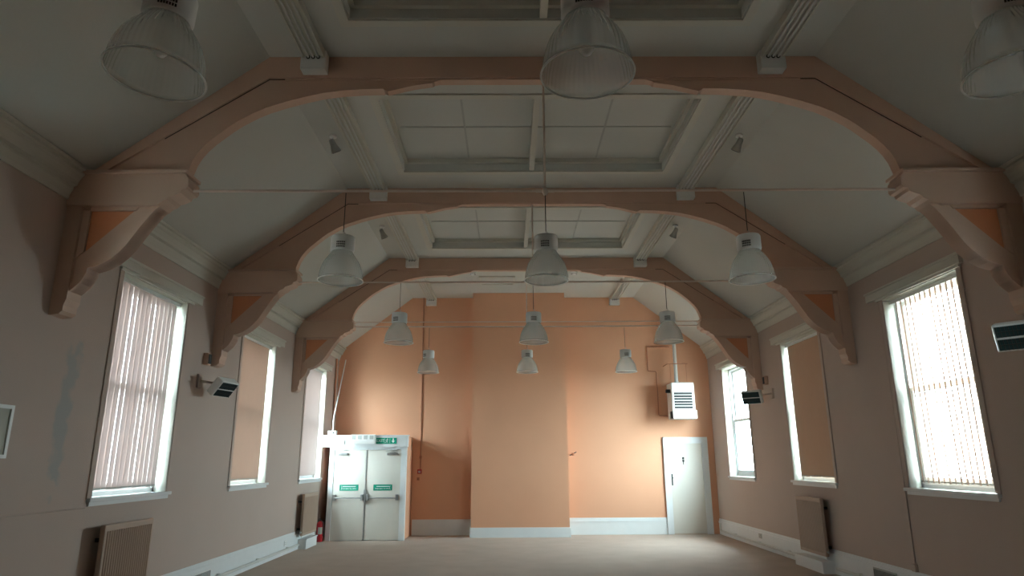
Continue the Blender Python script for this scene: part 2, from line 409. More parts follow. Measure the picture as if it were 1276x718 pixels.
# ------------------------------------------------------------------ roof trusses
def make_truss():
    y = D[1]; t = thing('roof_truss', '', 'roof truss', (XC, y, 4.34), 'arched roof trusses across the hall')
    f0, f1 = y - .05, y + .08
    b = MB().box(XC - 2.6, XC + 2.6, f0, f1, 5.39, HC); b.box(XC - 2.6, XC + 2.6, f0 + .015, f1 - .015, 5.375, 5.39)
    link('collar_beam', b, M_truss, t)
    for s in (-1, 1):
        b = MB().prism([(mir(2.6, s), HC), (mir(2.77, s), HC), (mir(4.41, s), 4.345), (mir(4.30, s), 4.345), (mir(3.73, s), 4.735), (mir(2.755, s), 5.39), (mir(2.6, s), 5.39)], f0, f1)
        link('rafter', b, M_truss, t)
        arc = [(3.485, 4.345), (3.465, 4.42), (3.44, 4.51), (3.40, 4.59), (3.35, 4.66), (3.28, 4.735), (3.20, 4.805), (3.12, 4.875), (3.04, 4.935), (2.90, 5.02), (2.775, 5.08), (2.59, 5.145), (2.40, 5.20), (2.22, 5.243), (2.04, 5.268), (1.82, 5.283), (1.62, 5.288)]
        end = [(1.60, 5.27), (1.565, 5.252), (1.52, 5.262), (1.30, 5.318), (1.12, 5.345), (1.10, 5.362), (.96, 5.39)]
        br = MB().prism([(mir(u, s), z) for u, z in arc + end + [(2.755, 5.39), (3.73, 4.735), (4.30, 4.345)]], f0 + .028, f1 - .02)
        link('arched_brace', br, M_truss, t)
        # moulded edge under the arch
        e_ = MB(); vs = []
        inner = [(u - .0, z) for u, z in arc]
        def nrm(i):
            a_, c_ = arc[max(i - 1, 0)], arc[min(i + 1, len(arc) - 1)]; dx, dz = c_[0] - a_[0], c_[1] - a_[1]; l = math.hypot(dx, dz)
            return (dz / l, -dx / l)
        off = []
        for i, (u, z) in enumerate(arc):
            nx, nz = nrm(i); off.append((u + nx * .028, z + nz * .028))
        sgn = -1 if off[8][0] > arc[8][0] else 1
        off = [(u + (ou - u) * sgn * -1 if False else (u - abs(ou - u)), z + abs(oz - z) * 0 - 0) for (u, z), (ou, oz) in zip(arc, off)]
        ring = [(u, z) for u, z in arc] + [(u - .018, z - .020) for u, z in reversed(arc[1:])] + [(arc[0][0] - .02, arc[0][1])]
        e_.prism([(mir(u, s), z) for u, z in ring], f0 + .005, f1 - .005)
        link('arch_moulding', e_, M_truss, t)
        g = MB().prism([(mir(2.755, s), 5.384), (mir(3.73, s), 4.729), (mir(3.73, s), 4.739), (mir(2.755, s), 5.394)], f0 + .020, f0 + .030)
        g.box(mir(2.76, s), mir(2.45, s), f0 + .020, f0 + .030, 5.383, 5.391)
        link('seam', g, M_seam, t)
        # hammer beam: the cap with its moulded nose
        cap = [(4.52, 4.34), (3.435, 4.34), (3.425, 4.30), (3.40, 4.27), (3.395, 4.19), (3.41, 4.165), (3.45, 4.155), (3.46, 4.125), (3.50, 4.105), (3.56, 4.085), (3.585, 4.055), (3.63, 4.035), (3.66, 4.0), (4.52, 4.0)]
        c0, c1 = y - .12, y + .11
        b = MB().prism([(mir(u, s), z) for u, z in cap], c0, c1)
        b.prism([(mir(u, s), z) for u, z in [(4.5, 4.345), (3.41, 4.345), (3.41, 4.315), (4.5, 4.315)]], c0 - .035, c1 + .035)
        link('hammer_beam', b, M_bracket, t)
        b = MB().prism([(mir(4.525, s), 4.0), (mir(4.38, s), 4.0), (mir(4.38, s), 3.10), (mir(4.40, s), 3.04), (mir(4.40, s), 2.99), (mir(4.43, s), 2.96), (mir(4.525, s), 2.95)], c0 + .02, c1 - .01)
        link('wall_post', b, M_bracket, t)
        outer = [(3.66, 4.0), (3.70, 3.965), (3.745, 3.90), (3.80, 3.82), (3.86, 3.72), (3.92, 3.62), (3.98, 3.545), (4.05, 3.48), (4.13, 3.43), (4.20, 3.405), (4.245, 3.395), (4.25, 3.35), (4.27, 3.30), (4.30, 3.25), (4.35, 3.20), (4.385, 3.17)]
        inn = [(4.385, 3.50), (4.285, 3.58), (3.885, 3.98), (3.86, 4.0)]
        b = MB().prism([(mir(u, s), z) for u, z in outer + inn], c0 + .06, c1 - .03)
        band = outer + [(u + .035, z + .045) for u, z in reversed(outer[1:-1])]
        b.prism([(mir(u, s), z) for u, z in band], c0 + .035, c1 - .01)
        b.prism([(mir(u, s), z) for u, z in [(3.885, 3.965), (4.315, 3.965), (4.315, 4.0), (3.86, 4.0)]], c0 + .05, c1 - .01)
        b.prism([(mir(u, s), z) for u, z in [(4.315, 3.965), (4.38, 3.965), (4.38, 3.50), (4.315, 3.555)]], c0 + .05, c1 - .01)
        link('curved_bracket', b, M_bracket, t)
        b = MB().prism([(mir(u, s), z) for u, z in [(4.33, 3.97), (3.88, 3.97), (4.33, 3.54)]], y - .045, y + .05)
        link('infill_panel', b, M_orange, t)['label'] = 'orange recessed triangle'
    return t
tr = make_truss()
tr['label'] = 'nearest fully visible peach arched roof truss spanning the hall under the ceiling'
dup(tr, (XC, D[2], 4.34), 'middle peach arched roof truss, between the nearest arch and the one before the end wall')
dup(tr, (XC, D[3], 4.34), 'farthest peach arched roof truss, just in front of the orange end wall')
dup(tr, (XC, D[0], 4.34), 'peach arched roof truss above the top edge of the photo, over the three nearest lamps')

def tie(y, z, label, extra=False):
    t = thing('tie_rod', label, 'tie rod', (XC, y, z), 'thin tie rods across the trusses')
    b = MB().tube([(mir(3.40, -1), y, z), (XC, y, z - .008), (mir(3.40, 1), y, z)], .013, 8)
    link('rod', b, M_rod, t)
    b = MB().tube([(XC, y, 5.38), (XC, y, z - .02)], .011, 8); link('king_rod', b, M_rod, t)
    b = MB().lathe([(.001, .04), (.018, .035), (.03, .01), (.03, -.015), (.018, -.04), (.001, -.045)], (XC, y, z - .01), 14)
    b.tube([(XC - .09, y, z - .008), (XC + .09, y, z - .008)], .018, 8)
    link('turnbuckle', b, M_rod, t)
tie(D[1], 4.19, 'pale tie rod of the nearest truss with a centre knuckle above the middle lamp')
tie(D[2], 4.18, 'thin tie rod of the middle truss crossing behind the second lamp row')
tie(D[3], 4.23, 'thin tie rod of the farthest truss in front of the orange end wall')
tie(D[0], 4.19, 'tie rod above the top of the photo that carries the three nearest lamps')
t = tag(link('tension_wire', MB().tube([(mir(3.42, -1), D[3] + .02, 4.325), (mir(3.42, 1), D[3] + .02, 4.325)], .009, 8), M_rod, origin=(XC, D[3] + .02, 4.325)),
        'thin straight wire just above the tie rod of the farthest truss', 'wire')

# ------------------------------------------------------------------ lighting purlins: boxed runs with three conduits and end blocks
def purlin(y0, y1, s, label):
    x0, x1 = XC + s * 2.18, XC + s * 2.40; x0, x1 = min(x0, x1), max(x0, x1); xm = (x0 + x1) / 2
    t = thing('ceiling_trunking', label, 'trunking', (xm, y1, HC), 'conduit runs along both sides of the ceiling')
    b = MB().box(x0, x1, y0, y1 - .12, HC - .065, HC); b.box(x0 - s * 0 , x0 + .02, y0, y1 - .12, HC - .085, HC - .065); b.box(x1 - .02, x1, y0, y1 - .12, HC - .085, HC - .065)
    link('casing', b, M_cornice, t)
    for j in (-1, 0, 1):
        b = MB().tube([(xm + j * .05, y0, HC - .082), (xm + j * .05, y1 - .12, HC - .082)], .012, 8); link('conduit', b, M_pipe, t)
    b = MB().rbox(x0 - .015, x1 + .015, y1 - .12, y1 - .002, HC - .21, HC - .001, .008)
    link('end_block', b, M_white, t)
    b = MB()
    for j in (-1, 0, 1):
        b.tube([(xm + j * .05, y1 - .128, HC - .082), (xm + j * .05, y1 - .119, HC - .082)], .02, 10)
    link('conduit_collar', b, M_dark, t)
names = ['ending at the nearest truss', 'between the nearest and middle trusses', 'between the middle and farthest trusses', 'between the farthest truss and the end wall']
ends = [(D[0] + .09, D[1] - .05), (D[1] + .09, D[2] - .05), (D[2] + .09, D[3] - .05), (D[3] + .09, YE)]
for s, sn in ((-1, 'left'), (1, 'right')):
    for (a, c), nm in zip(ends, names): purlin(a, c, s, 'boxed conduit run at %s of ceiling, %s' % (sn, nm))

# small spotlights on the sloping ceiling
def spot(u, y, s, label):
    z = HC - max(0, u - 2.77) * .783
    base = Vector((mir(u, s), y, z))
    t = thing('ceiling_spotlight', label, 'spotlight', base, 'small spotlights on the ceiling')
    nrm = Vector((0, 0, -1))
    b = MB().tube([base, base + nrm * .025], .045, 16); link('mounting_plate', b, M_white, t)
    k_ = base + nrm * .10
    b = MB().tube([base + nrm * .02, k_], .012, 8); link('stem', b, M_white, t)
    d = Vector((-s * .35, .45, -.8)).normalized()
    b = MB().tube([k_ - d * .05, k_ - d * .03, k_ + d * .03, k_ + d * .12], [.025, .035, .04, .065], 16)
    link('spotlight_head', b, M_grey, t)
    b = MB().tube([k_ + d * .121, k_ + d * .124], .055, 16); link('bulb_face', b, M_dark, t)
spot(2.56, 7.62, -1, 'small white spotlight on the left side of the ceiling behind the nearest truss')
spot(2.56, 7.62, 1, 'small white spotlight on the right side of the ceiling behind the nearest truss')
spot(2.56, 10.95, -1, 'small white spotlight on the left side of the ceiling behind the middle truss')
spot(2.56, 10.95, 1, 'small white spotlight on the right side of the ceiling behind the middle truss')

for x, sd in ((-.78, 'left'), (1.42, 'right')):
    b = MB().lathe([(.001, -.055), (.045, -.052), (.055, -.03), (.07, -.026), (.075, 0), (.001, 0)], (x, 13.92, HC), 20)
    t = tag(link('smoke_detector', b, M_white, origin=(x, 13.92, HC)), 'small round smoke detector on the far ceiling strip, the %s one of the pair' % sd, 'smoke detector', 'smoke detectors by the end wall')
    g = MB()
    for j in range(8):
        a_ = j * pi / 4; g.box(-.006, .006, .044, .060, -.045, -.032); 
        M = Matrix.Rotation(a_, 4, 'Z'); 
        for q in range(len(g.v) - 8, len(g.v)): g.v[q] = M @ g.v[q]
    for q in range(len(g.v)): g.v[q] = g.v[q] + Vector((x, 13.92, HC))
    link('sensor_vents', g, M_dark, t)
# loft hatch
b = MB(); hx0, hx1, hy0, hy1 = -.62, .10, 14.25, 14.85
b.box(hx0, hx1, hy0, hy1, HC - .012, HC)
h = tag(link('loft_hatch', b, M_ceil, origin=((hx0 + hx1) / 2, (hy0 + hy1) / 2, HC)), 'faint rectangular hatch in the ceiling strip before the end wall', 'hatch')
b = MB()
for q in ((hx0 - .04, hx1 + .04, hy0 - .04, hy0), (hx0 - .04, hx1 + .04, hy1, hy1 + .04), (hx0 - .04, hx0, hy0, hy1), (hx1, hx1 + .04, hy0, hy1)): b.box(*q, HC - .022, HC)
link('hatch_frame', b, M_cornice, h)

# ------------------------------------------------------------------ pendant lamps
def make_lamp():
    t = thing('pendant_lamp', '', 'lamp', (0, 0, 0), 'bell-shaped pendant lamps hung in rows of three')
    # rim z = 0
    outer = [(.205, 0), (.203, .03), (.198, .07), (.188, .115), (.172, .16), (.150, .20), (.126, .235), (.106, .264), (.100, .28)]
    inner = [(r - .004, z) for r, z in reversed(outer)]
    link('reflector_bell', MB().lathe(outer + inner, n=56, close=True), M_bell, t)
    link('rim', MB().lathe([(.208 + .005 * cos(a), .005 * sin(a)) for a in [i * pi / 4 for i in range(8)]], n=56, close=True), M_rim, t)
    h = link('control_gear_housing', MB().lathe([(.001, .272), (.09, .272), (.106, .284), (.111, .30), (.111, .415), (.104, .430), (.06, .436), (.001, .438)], n=36), M_white, t)
    g = MB()
    for q in range(3):
        for j in range(7):
            a_ = R(-90 - 38 + q * 12 + (0)) ; a_ = R(-122 + j * 6)
            z = .300 + q * .022
            c_, s_ = cos(a_), sin(a_); p = Vector((c_, s_, 0)); tt = Vector((-s_, c_, 0))
            vs = [p * rr + tt * tw + Vector((0, 0, z + dz)) for rr in (.1105, .1125) for tw in (-.004, .004) for dz in (0, .014)]
            g.add(vs, [(0, 1, 3, 2), (4, 6, 7, 5), (0, 4, 5, 1), (2, 3, 7, 6), (0, 2, 6, 4), (1, 5, 7, 3)])
    link('vent_slots', g, M_dark, h)
    link('bulb', MB().lathe([(.001, .10), (.02, .104), (.034, .125), (.038, .15), (.030, .18), (.02, .21), (.02, .272)], n=20), M_white, t)
    link('hook', MB().tube([(.0, 0, .435), (.014, 0, .455), (.012, 0, .475), (0, 0, .483)], .004, 8), M_steel, t)
    link('suspension_wire', MB().tube([(0, 0, .48), (0, 0, .88)], .004, 6), M_dark, t)
    return t
lamp = make_lamp()
rows = [(D[0], 'nearest row at the photo top'), (D[1], 'second row under the nearest truss'), (D[2], 'third row under the middle truss'), (D[3], 'farthest row before the end wall')]
cols = [(-1.925, 'left'), (.0, 'middle'), (1.925, 'right')]
first = True
for y, rn in rows:
    for u, cn in cols:
        lb = 'clear bell pendant lamp, %s of the %s' % (cn, rn)
        z = 3.32 if y < 4 or y > 12 else 3.285
        if first: lamp.location = (XC + u, y, z); lamp['label'] = lb; first = False; L0 = lamp
        else: L = dup(lamp, (XC + u, y, z), lb, (0, 0, R(random.uniform(-25, 25))))
lamp.rotation_euler = (0, R(3), R(38))

# ------------------------------------------------------------------ wall heaters
def heater(c, wallx, yaw, tilt, label, yw=None):
    """two-cell radiant heater; local +x is its face"""
    t = thing('wall_heater', label, 'heater', c, 'tilted radiant wall heaters')
    M = Matrix.Translation(c) @ Matrix.Rotation(yaw, 4, 'Z') @ Matrix.Rotation(tilt, 4, 'Y')
    W, H, Dp = .18, .125, .12
    b = MB().rbox(-Dp, 0, -W, W, -H, H, .02); b.xf(M); link('heater_body', b, M_white, t)
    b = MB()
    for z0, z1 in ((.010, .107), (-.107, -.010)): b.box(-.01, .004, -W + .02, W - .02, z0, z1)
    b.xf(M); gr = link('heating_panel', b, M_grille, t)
    b = MB()
    for z0, z1 in ((.010, .107), (-.107, -.010)):
        for j in range(11): yy = -W + .03 + j * .0295; b.box(.004, .010, yy, yy + .006, z0, z1)
        b.box(.004, .012, -W + .02, W - .02, (z0 + z1) / 2 - .003, (z0 + z1) / 2 + .003)
    b.xf(M); link('guard_grille', b, M_dark, gr)
    b = MB(); bk = M @ Vector((-Dp, 0, 0)); yy = bk.y if yw is None else yw
    sgn = 1 if wallx < c[0] else -1
    b.tube([bk, Vector(((bk.x + wallx) / 2, (bk.y * 2 + yy) / 3, bk.z + .02)), Vector((wallx + sgn * .03, yy, bk.z + .03))], .018, 10)
    b.rbox(wallx, wallx + sgn * .03, yy - .06, yy + .06, bk.z - .06, bk.z + .12, .006)
    link('wall_arm', b, M_wall, t)
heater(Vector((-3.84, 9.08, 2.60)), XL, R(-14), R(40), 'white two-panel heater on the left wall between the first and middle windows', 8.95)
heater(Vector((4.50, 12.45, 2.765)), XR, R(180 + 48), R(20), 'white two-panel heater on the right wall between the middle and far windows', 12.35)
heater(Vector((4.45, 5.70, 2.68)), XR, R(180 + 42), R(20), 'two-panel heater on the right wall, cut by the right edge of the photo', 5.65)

def jbox(x, y, z, sgn, label):
    b = MB().rbox(x, x + sgn * .07, y - .05, y + .05, z - .08, z + .08, .008)
    o = tag(link('junction_box', b, M_truss, origin=(x, y, z - .08)), label, 'junction box', 'junction boxes below the truss brackets')
    g = MB().rbox(x + sgn * .07, x + sgn * .078, y - .04, y + .04, z - .065, z + .065, .003); link('box_cover', g, M_dark, o)
jbox(XL, 9.06, 3.02, 1, 'small brown junction box above the heater on the left wall')
jbox(XR, 12.56, 3.10, -1, 'small brown junction box above the far heater on the right wall')

# ------------------------------------------------------------------ radiators with their plinth boxes
def radiator(x, sgn, y0, y1, z0, z1, label, plinth=None):
    t = thing('radiator', label, 'radiator', (x, (y0 + y1) / 2, 0), 'beige panel radiators')
    xa, xb = x + sgn * .10, x + sgn * .155
    b = MB().rbox(xa, xb, y0, y1, z0, z1, .015)
    link('radiator_panel', b, M_radiator, t)
    b = MB(); n_ = int((y1 - y0 - .06) / .04); p = (y1 - y0 - .06) / n_
    for j in range(n_):
        yy = y0 + .03 + j * p
        b.prism([(xb, yy + p * .12), (xb + sgn * .010, yy + p * .3), (xb + sgn * .010, yy + p * .7), (xb, yy + p * .88)], z0 + .05, z1 - .06, 'z')
    link('flutes', b, M_radiator, t)
    b = MB()
    for yy in (y0 + .12, y1 - .12):
        for zz in (z0 + .12, z1 - .15): b.box(x + sgn * .003, xa, yy - .015, yy + .015, zz - .02, zz + .02)
    link('wall_bracket', b, M_dark, t)
    b = MB().tube([(x + sgn * .12, y0 + .05, z0 + .005), (x + sgn * .12, y0 + .05, .20 if plinth is None else z0 - .03)], .012, 8)
    link('feed_pipe', b, M_pipe, t)
    link('valve', MB().tube([(x + sgn * .125, y0 + .005, z0 + .07), (x + sgn * .125, y0 - .05, z0 + .07)], [.012, .018], 10), M_pipe, t)
    if plinth:
        px, py0, py1, pz = plinth
        b = MB().box(x + sgn * .03, x + sgn * px, py0, py1, 0, pz); b.box(x + sgn * .03, x + sgn * (px + .012), py0 - .01, py1 + .01, pz, pz + .02)
        o = tag(link('pipe_boxing', b, M_trim, origin=(x, (py0 + py1) / 2, 0)), 'low white timber boxing on the floor under the ' + label.split(' radiator')[0].replace('beige', '').strip() + ' radiator', 'boxing', 'pipe boxings under the radiators')
        return o
radiator(XL, 1, 7.0, 7.93, .22, 1.05, 'beige fluted radiator on the left wall, nearest the camera, under the first window', None)
o = radiator(XL, 1, 13.66, 14.62, .26, 1.04, 'beige radiator on the left wall beside the double doors', (.18, 13.85, 14.60, .17))
o['label'] = 'low white boxing on the floor under the left radiator by the double doors'
o = radiator(XR, -1, 10.58, 11.48, .24, 1.08, 'beige radiator on the right wall under the middle right window', (.20, 10.62, 11.62, .15))
o['label'] = 'low white boxing on the floor under the radiator of the right wall'

# heating pipes along the skirtings
b = MB().tube([(XL + .075, -1.5, .10), (XL + .075, 13.70, .10)], .022, 10)
for y in [i * 1.5 - .4 for i in range(10)]: b.box(XL + .031, XL + .08, y, y + .03, .07, .13)
o = tag(link('heating_pipe', b, M_pipe, origin=(XL + .075, 6, .1)), 'white heating pipe running low along the left skirting board', 'pipe')
b = MB().tube([(XR - .075, -1.5, .10), (XR - .075, 10.44, .10)], .022, 10)
b.tube([(XR - .075, 11.64, .10), (XR - .075, 15.95, .10), (XR - .075, 15.98, .14), (XR - .075, 15.98, .26)], .022, 10)
for y in [i * 1.5 - .7 for i in range(8)] + [12.2, 13.6, 15.0]: b.box(XR - .08, XR - .031, y, y + .03, .07, .13)
tag(link('heating_pipe', b, M_pipe, origin=(XR - .075, 6, .1)), 'white heating pipe running low along the right skirting board', 'pipe')

# sockets and vents on the skirtings
def plate(name, x, sgn, y, z, w_, h_, label, cat, vents=False, m=M_white):
    b = MB().rbox(x, x + sgn * .012, y - w_ / 2, y + w_ / 2, z - h_ / 2, z + h_ / 2, .004)
    o = tag(link(name, b, m, origin=(x, y, z - h_ / 2)), label, cat)
    g = MB()
    if vents:
        for j in range(int(w_ / .022) - 1):
            yy = y - w_ / 2 + .018 + j * .022; g.box(x + sgn * .010, x + sgn * .014, yy, yy + .009, z - h_ / 2 + .02, z + h_ / 2 - .02)
        link('grille_slots', g, M_dark, o)
    else:
        for yy in (y - w_ * .22, y + w_ * .22):
            g.box(x + sgn * .010, x + sgn * .0135, yy - .004, yy + .004, z + .01, z + .022); g.box(x + sgn * .010, x + sgn * .0135, yy - .014, yy - .006, z - .016, z - .010); g.box(x + sgn * .010, x + sgn * .0135, yy + .006, yy + .014, z - .016, z - .010)
        link('socket_holes', g, M_dark, o)
plate('wall_socket', XL + .03, 1, 13.05, .20, .14, .09, 'white double socket on the left skirting beside the far radiator', 'socket')
plate('air_vent', XL + .03, 1, 9.6, .17, .55, .13, 'white slotted vent in the left skirting at the bottom of the photo', 'vent', True)
plate('wall_socket', XR - .03, -1, 13.6, .23, .14, .09, 'small socket on the right skirting between the door and the radiator', 'socket', m=M_grey)
plate('air_vent', XR - .03, -1, 9.2, .2, .55, .13, 'slotted vent in the right skirting near the bottom edge', 'vent', True, M_grey)

# wall conduits and the notice frame
b = MB().tube([(XR - .009, 8.53, .36), (XR - .009, 8.50, 2.2), (XR - .009, 8.49, 3.66)], .008, 8)
o = tag(link('wall_conduit', b, M_wall, origin=(XR, 8.5, .35)), 'thin vertical conduit on the right wall beside the glaring window', 'conduit')
link('socket_box', MB().rbox(XR - .04, XR, 8.49, 8.57, .345, .43, .006), M_wall, o)
b = MB().tube([(XL + .006, 2.0, 1.225), (XL + .006, 6.86, 1.225)], .006, 6)
tag(link('wall_cable', b, M_wall, origin=(XL, 4.5, 1.22)), 'thin painted cable running along the left wall to the first window sill', 'cable')
t = thing('notice_frame', 'pale framed notice at the left edge of the photo on the left wall', 'notice', (XL, 5.3, 1.69))
b = MB()
for q in ((4.92, 5.66, 1.69, 1.72), (4.92, 5.66, 2.09, 2.12), (4.92, 4.95, 1.72, 2.09), (5.63, 5.66, 1.72, 2.09)): b.box(XL, XL + .022, *q)
link('frame', b, M_white, t); link('notice_sheet', MB().box(XL + .004, XL + .010, 4.95, 5.63, 1.72, 2.09), M_paper, t)

# ------------------------------------------------------------------ double exit doors in their projecting lobby
YD = 15.2
b = MB()
b.box(-3.98, -3.88, YD, YD + .12, 0, 1.97); b.box(-2.40, -2.28, YD, YD + .12, 0, 1.97); b.box(-3.88, -2.40, YD, YD + .12, 1.905, 1.97)
b.box(-4.155, -2.26, YD - .05, YD + .12, 1.97, 2.205); b.box(-4.155, -2.24, YD - .062, YD + .13, 2.205, 2.225)
b.box(-3.98, -2.26, YD - .02, YD, 1.945, 1.97)
b.box(-3.86, -2.42, YD + .065, YD + .12, 0, .012)
d1 = struct('door_1', b, M_trim, origin=(-3.12, YD, 0))
b = MB().box(-2.36, -2.30, YD + .12, YE, 0, 2.205); b.box(-3.98, -3.92, YD + .12, YE, 0, 2.205); b.box(-3.92, -2.36, YD + .12, YE, 2.14, 2.205)
link('lobby_casing', b, M_end, d1)
def leaf(x0, x1, hinge):
    lf = link('door_leaf', MB().rbox(x0 + .003, x1 - .003, YD + .022, YD + .066, .012, 1.90, .003), M_door, d1)
    z = .885
    b = MB().tube([(x0 + .05, YD - .035, z), (x1 - .05, YD - .035, z)], .012, 10)
    for x in (x0 + .06, x1 - .06): b.rbox(x - .03, x + .03, YD - .045, YD + .022, z - .05, z + .075, .008)
    link('push_bar', b, M_steel, lf)
    xx = x0 + .07 if hinge < 0 else x1 - .07
    b = MB().rbox(xx - (0 if hinge < 0 else .24), xx + (.24 if hinge < 0 else 0), YD - .035, YD + .022, 1.79, 1.84, .01)
    b.tube([(xx + (.05 if hinge < 0 else -.05), YD - .02, 1.85), (xx + (.26 if hinge < 0 else -.26), YD - .05, 1.875), (xx + (.06 if hinge < 0 else -.06), YD - .01, 1.90)], .008, 8)
    link('door_closer', b, M_steel, lf)
    xc = (x0 + x1) / 2 - .0
    b = MB().box(xc - .205, xc + .205, YD + .014, YD + .022, 1.04, 1.165); b.cur = 1
    b.box(xc - .14, xc + .15, YD + .0125, YD + .0142, 1.118, 1.132)
    text_into(b, 'PUSH BAR TO OPEN', .036, Vector((xc, YD + .013, 1.078)), depth=.0006)
    sg = -1 if hinge < 0 else 1       # the curved mark at the outer end
    for j in range(6):
        a_ = R(100 + j * 30); a2 = R(100 + (j + 1) * 30); cx_ = xc + sg * .172
        p = [(cx_ - sg * -cos(a_) * .02, 1.10 + sin(a_) * .045), (cx_ - sg * -cos(a2) * .02, 1.10 + sin(a2) * .045), (cx_ - sg * -cos(a2) * .013, 1.10 + sin(a2) * .036), (cx_ - sg * -cos(a_) * .013, 1.10 + sin(a_) * .036)]
        b.prism(p, YD + .0125, YD + .0142)
    o = link('push_bar_label', b, [M_green, M_white], lf); o['label'] = 'green label with white lettering'
leaf(-3.88, -3.16, -1); leaf(-3.16, -2.40, 1)
link('meeting_strip', MB().box(-3.172, -3.150, YD + .010, YD + .022, .012, 1.90).rbox(-3.185, -3.135, YD - .03, YD + .022, .80, 1.06, .006), M_steel, d1)
# exit sign
t = thing('exit_sign', 'green exit sign with running figure and down arrow above the double doors', 'sign', (-2.73, YD - .05, 2.035))
link('sign_plate', MB().rbox(-2.955, -2.50, YD - .062, YD - .05, 2.035, 2.165, .003), M_green, t)
b = MB(); yf = YD - .0632
text_into(b, 'EXIT', .085, Vector((-2.865, yf, 2.10)), depth=.0008)
b.box(-2.775, -2.768, yf - .0005, YD - .0615, 2.05, 2.15); b.box(-2.655, -2.648, yf - .0005, YD - .0615, 2.05, 2.15)
link('lettering', b, M_white, t)
b = MB()   # running figure
cx = -2.712
b.lathe([(.001, -.0006), (.011, -.0006), (.011, .0006), (.001, .0006)], (0, 0, 0), 12)
for q in range(len(b.v)): v = b.v[q]; b.v[q] = Vector((cx + .008 + v.x, yf + v.z, 2.137 + v.y))
for a_, c_ in (((.004, 2.124), (-.008, 2.09)), ((-.008, 2.09), (.014, 2.078)), ((.014, 2.078), (.010, 2.052)), ((-.008, 2.09), (-.020, 2.066)), ((-.020, 2.066), (-.04, 2.064)), ((.004, 2.118), (.028, 2.108)), ((.002, 2.118), (-.022, 2.118)), ((-.022, 2.118), (-.03, 2.10))):
    dx, dz = c_[0] - a_[0], c_[1] - a_[1]; l = math.hypot(dx, dz); nx, nz = -dz / l * .005, dx / l * .005
    b.prism([(cx + a_[0] + nx, a_[1] + nz), (cx + c_[0] + nx, c_[1] + nz), (cx + c_[0] - nx, c_[1] - nz), (cx + a_[0] - nx, a_[1] - nz)], yf - .0005, YD - .0615)
link('running_figure', b, M_white, t)
b = MB().prism([(-2.590, 2.15), (-2.564, 2.15), (-2.564, 2.095), (-2.535, 2.105), (-2.577, 2.052), (-2.619, 2.105), (-2.590, 2.095)], yf - .0005, YD - .0615)
link('down_arrow', b, M_white, t)
# emergency light
t = thing('emergency_light', 'white box emergency light above the double doors beside the green sign', 'emergency light', (-3.23, YD - .05, 2.03))
link('light_housing', MB().rbox(-3.50, -2.965, YD - .15, YD - .051, 2.10, 2.235, .01), M_white, t)
link('lower_tray', MB().prism([(YD - .05, 2.10), (YD - .15, 2.10), (YD - .13, 2.035), (YD - .05, 2.035)], -3.47, -2.97, 'x'), M_white, t)
for j in range(4): x = -3.475 + j * .13; link('lens_panel', MB().rbox(x, x + .085, YD - .156, YD - .149, 2.13, 2.215, .003), M_grey, t)
b = MB().rbox(-3.735, -3.655, YD - .08, YD - .051, 2.02, 2.12, .005)
o = tag(link('light_switch', b, M_white, origin=(-3.695, YD - .05, 2.02)), 'small white switch box on the left end of the door header', 'switch')
link('rocker', MB().rbox(-3.71, -3.68, YD - .087, YD - .08, 2.045, 2.095, .003), M_grey, o)
b = MB().rbox(-4.06, -3.86, YD + .0, YD + .08, 2.226, 2.33, .008)
o = tag(link('junction_box', b, M_grey, origin=(-3.95, YD + .04, 2.226)), 'grey junction box standing on top of the door header, at the white pipe', 'junction box')
link('cover_screw', MB().tube([(-3.93, YD - .006, 2.28), (-3.93, YD + .001, 2.28)], .02, 10), M_dark, o)
# pipes in the left corner
tag(link('corner_pipe', MB().tube([(-3.955, YD + .04, 2.33), (-3.955, YD + .04, 2.6), (-3.975, YE - .12, 4.05)], .014, 8), M_pipe, origin=(-3.955, YD + .04, 2.33)), 'thin white pipe rising in the left corner above the double doors', 'pipe')
tag(link('corner_pipe', MB().tube([(XL + .03, 15.9, .3), (XL + .03, 15.9, 4.05)], .022, 8), M_brownpipe, origin=(XL, 15.9, .3)), 'brown-orange pipe on the left wall in the corner behind the white pipe', 'pipe')
# fire extinguisher
c = (-4.07, 15.12, 0); c = (-4.062, 15.08, 0)
t = thing('fire_extinguisher', 'red fire extinguisher on the floor in the left corner beside the double doors', 'fire extinguisher', c)
link('cylinder_body', MB().lathe([(.001, .005), (.062, .005), (.07, .02), (.07, .36), (.06, .395), (.03, .415), (.022, .43), (.001, .43)], c, 28), M_red, t)
link('carry_handle', MB().rbox(c[0] - .012, c[0] + .012, c[1] - .05, c[1] + .03, .43, .455, .004).rbox(c[0] - .010, c[0] + .010, c[1] - .07, c[1] + .0, .465, .478, .004).tube([(c[0], c[1] + .01, .42), (c[0], c[1] + .01, .47)], .012, 8), M_dark, t)
link('hose', MB().tube([(c[0] + .02, c[1] - .02, .43), (c[0] + .075, c[1] - .04, .40), (c[0] + .083, c[1] - .035, .28), (c[0] + .08, c[1] - .03, .12)], .009, 8), M_dark, t)
link('label_panel', MB().prism([(c[0] + .0712 * cos(a), c[1] + .0712 * sin(a)) for a in [R(-110 + i * 14) for i in range(7)]] + [(c[0] + .069 * cos(a), c[1] + .069 * sin(a)) for a in [R(-26 - i * 14) for i in range(7)]], .16, .30, 'z'), M_paper, t)

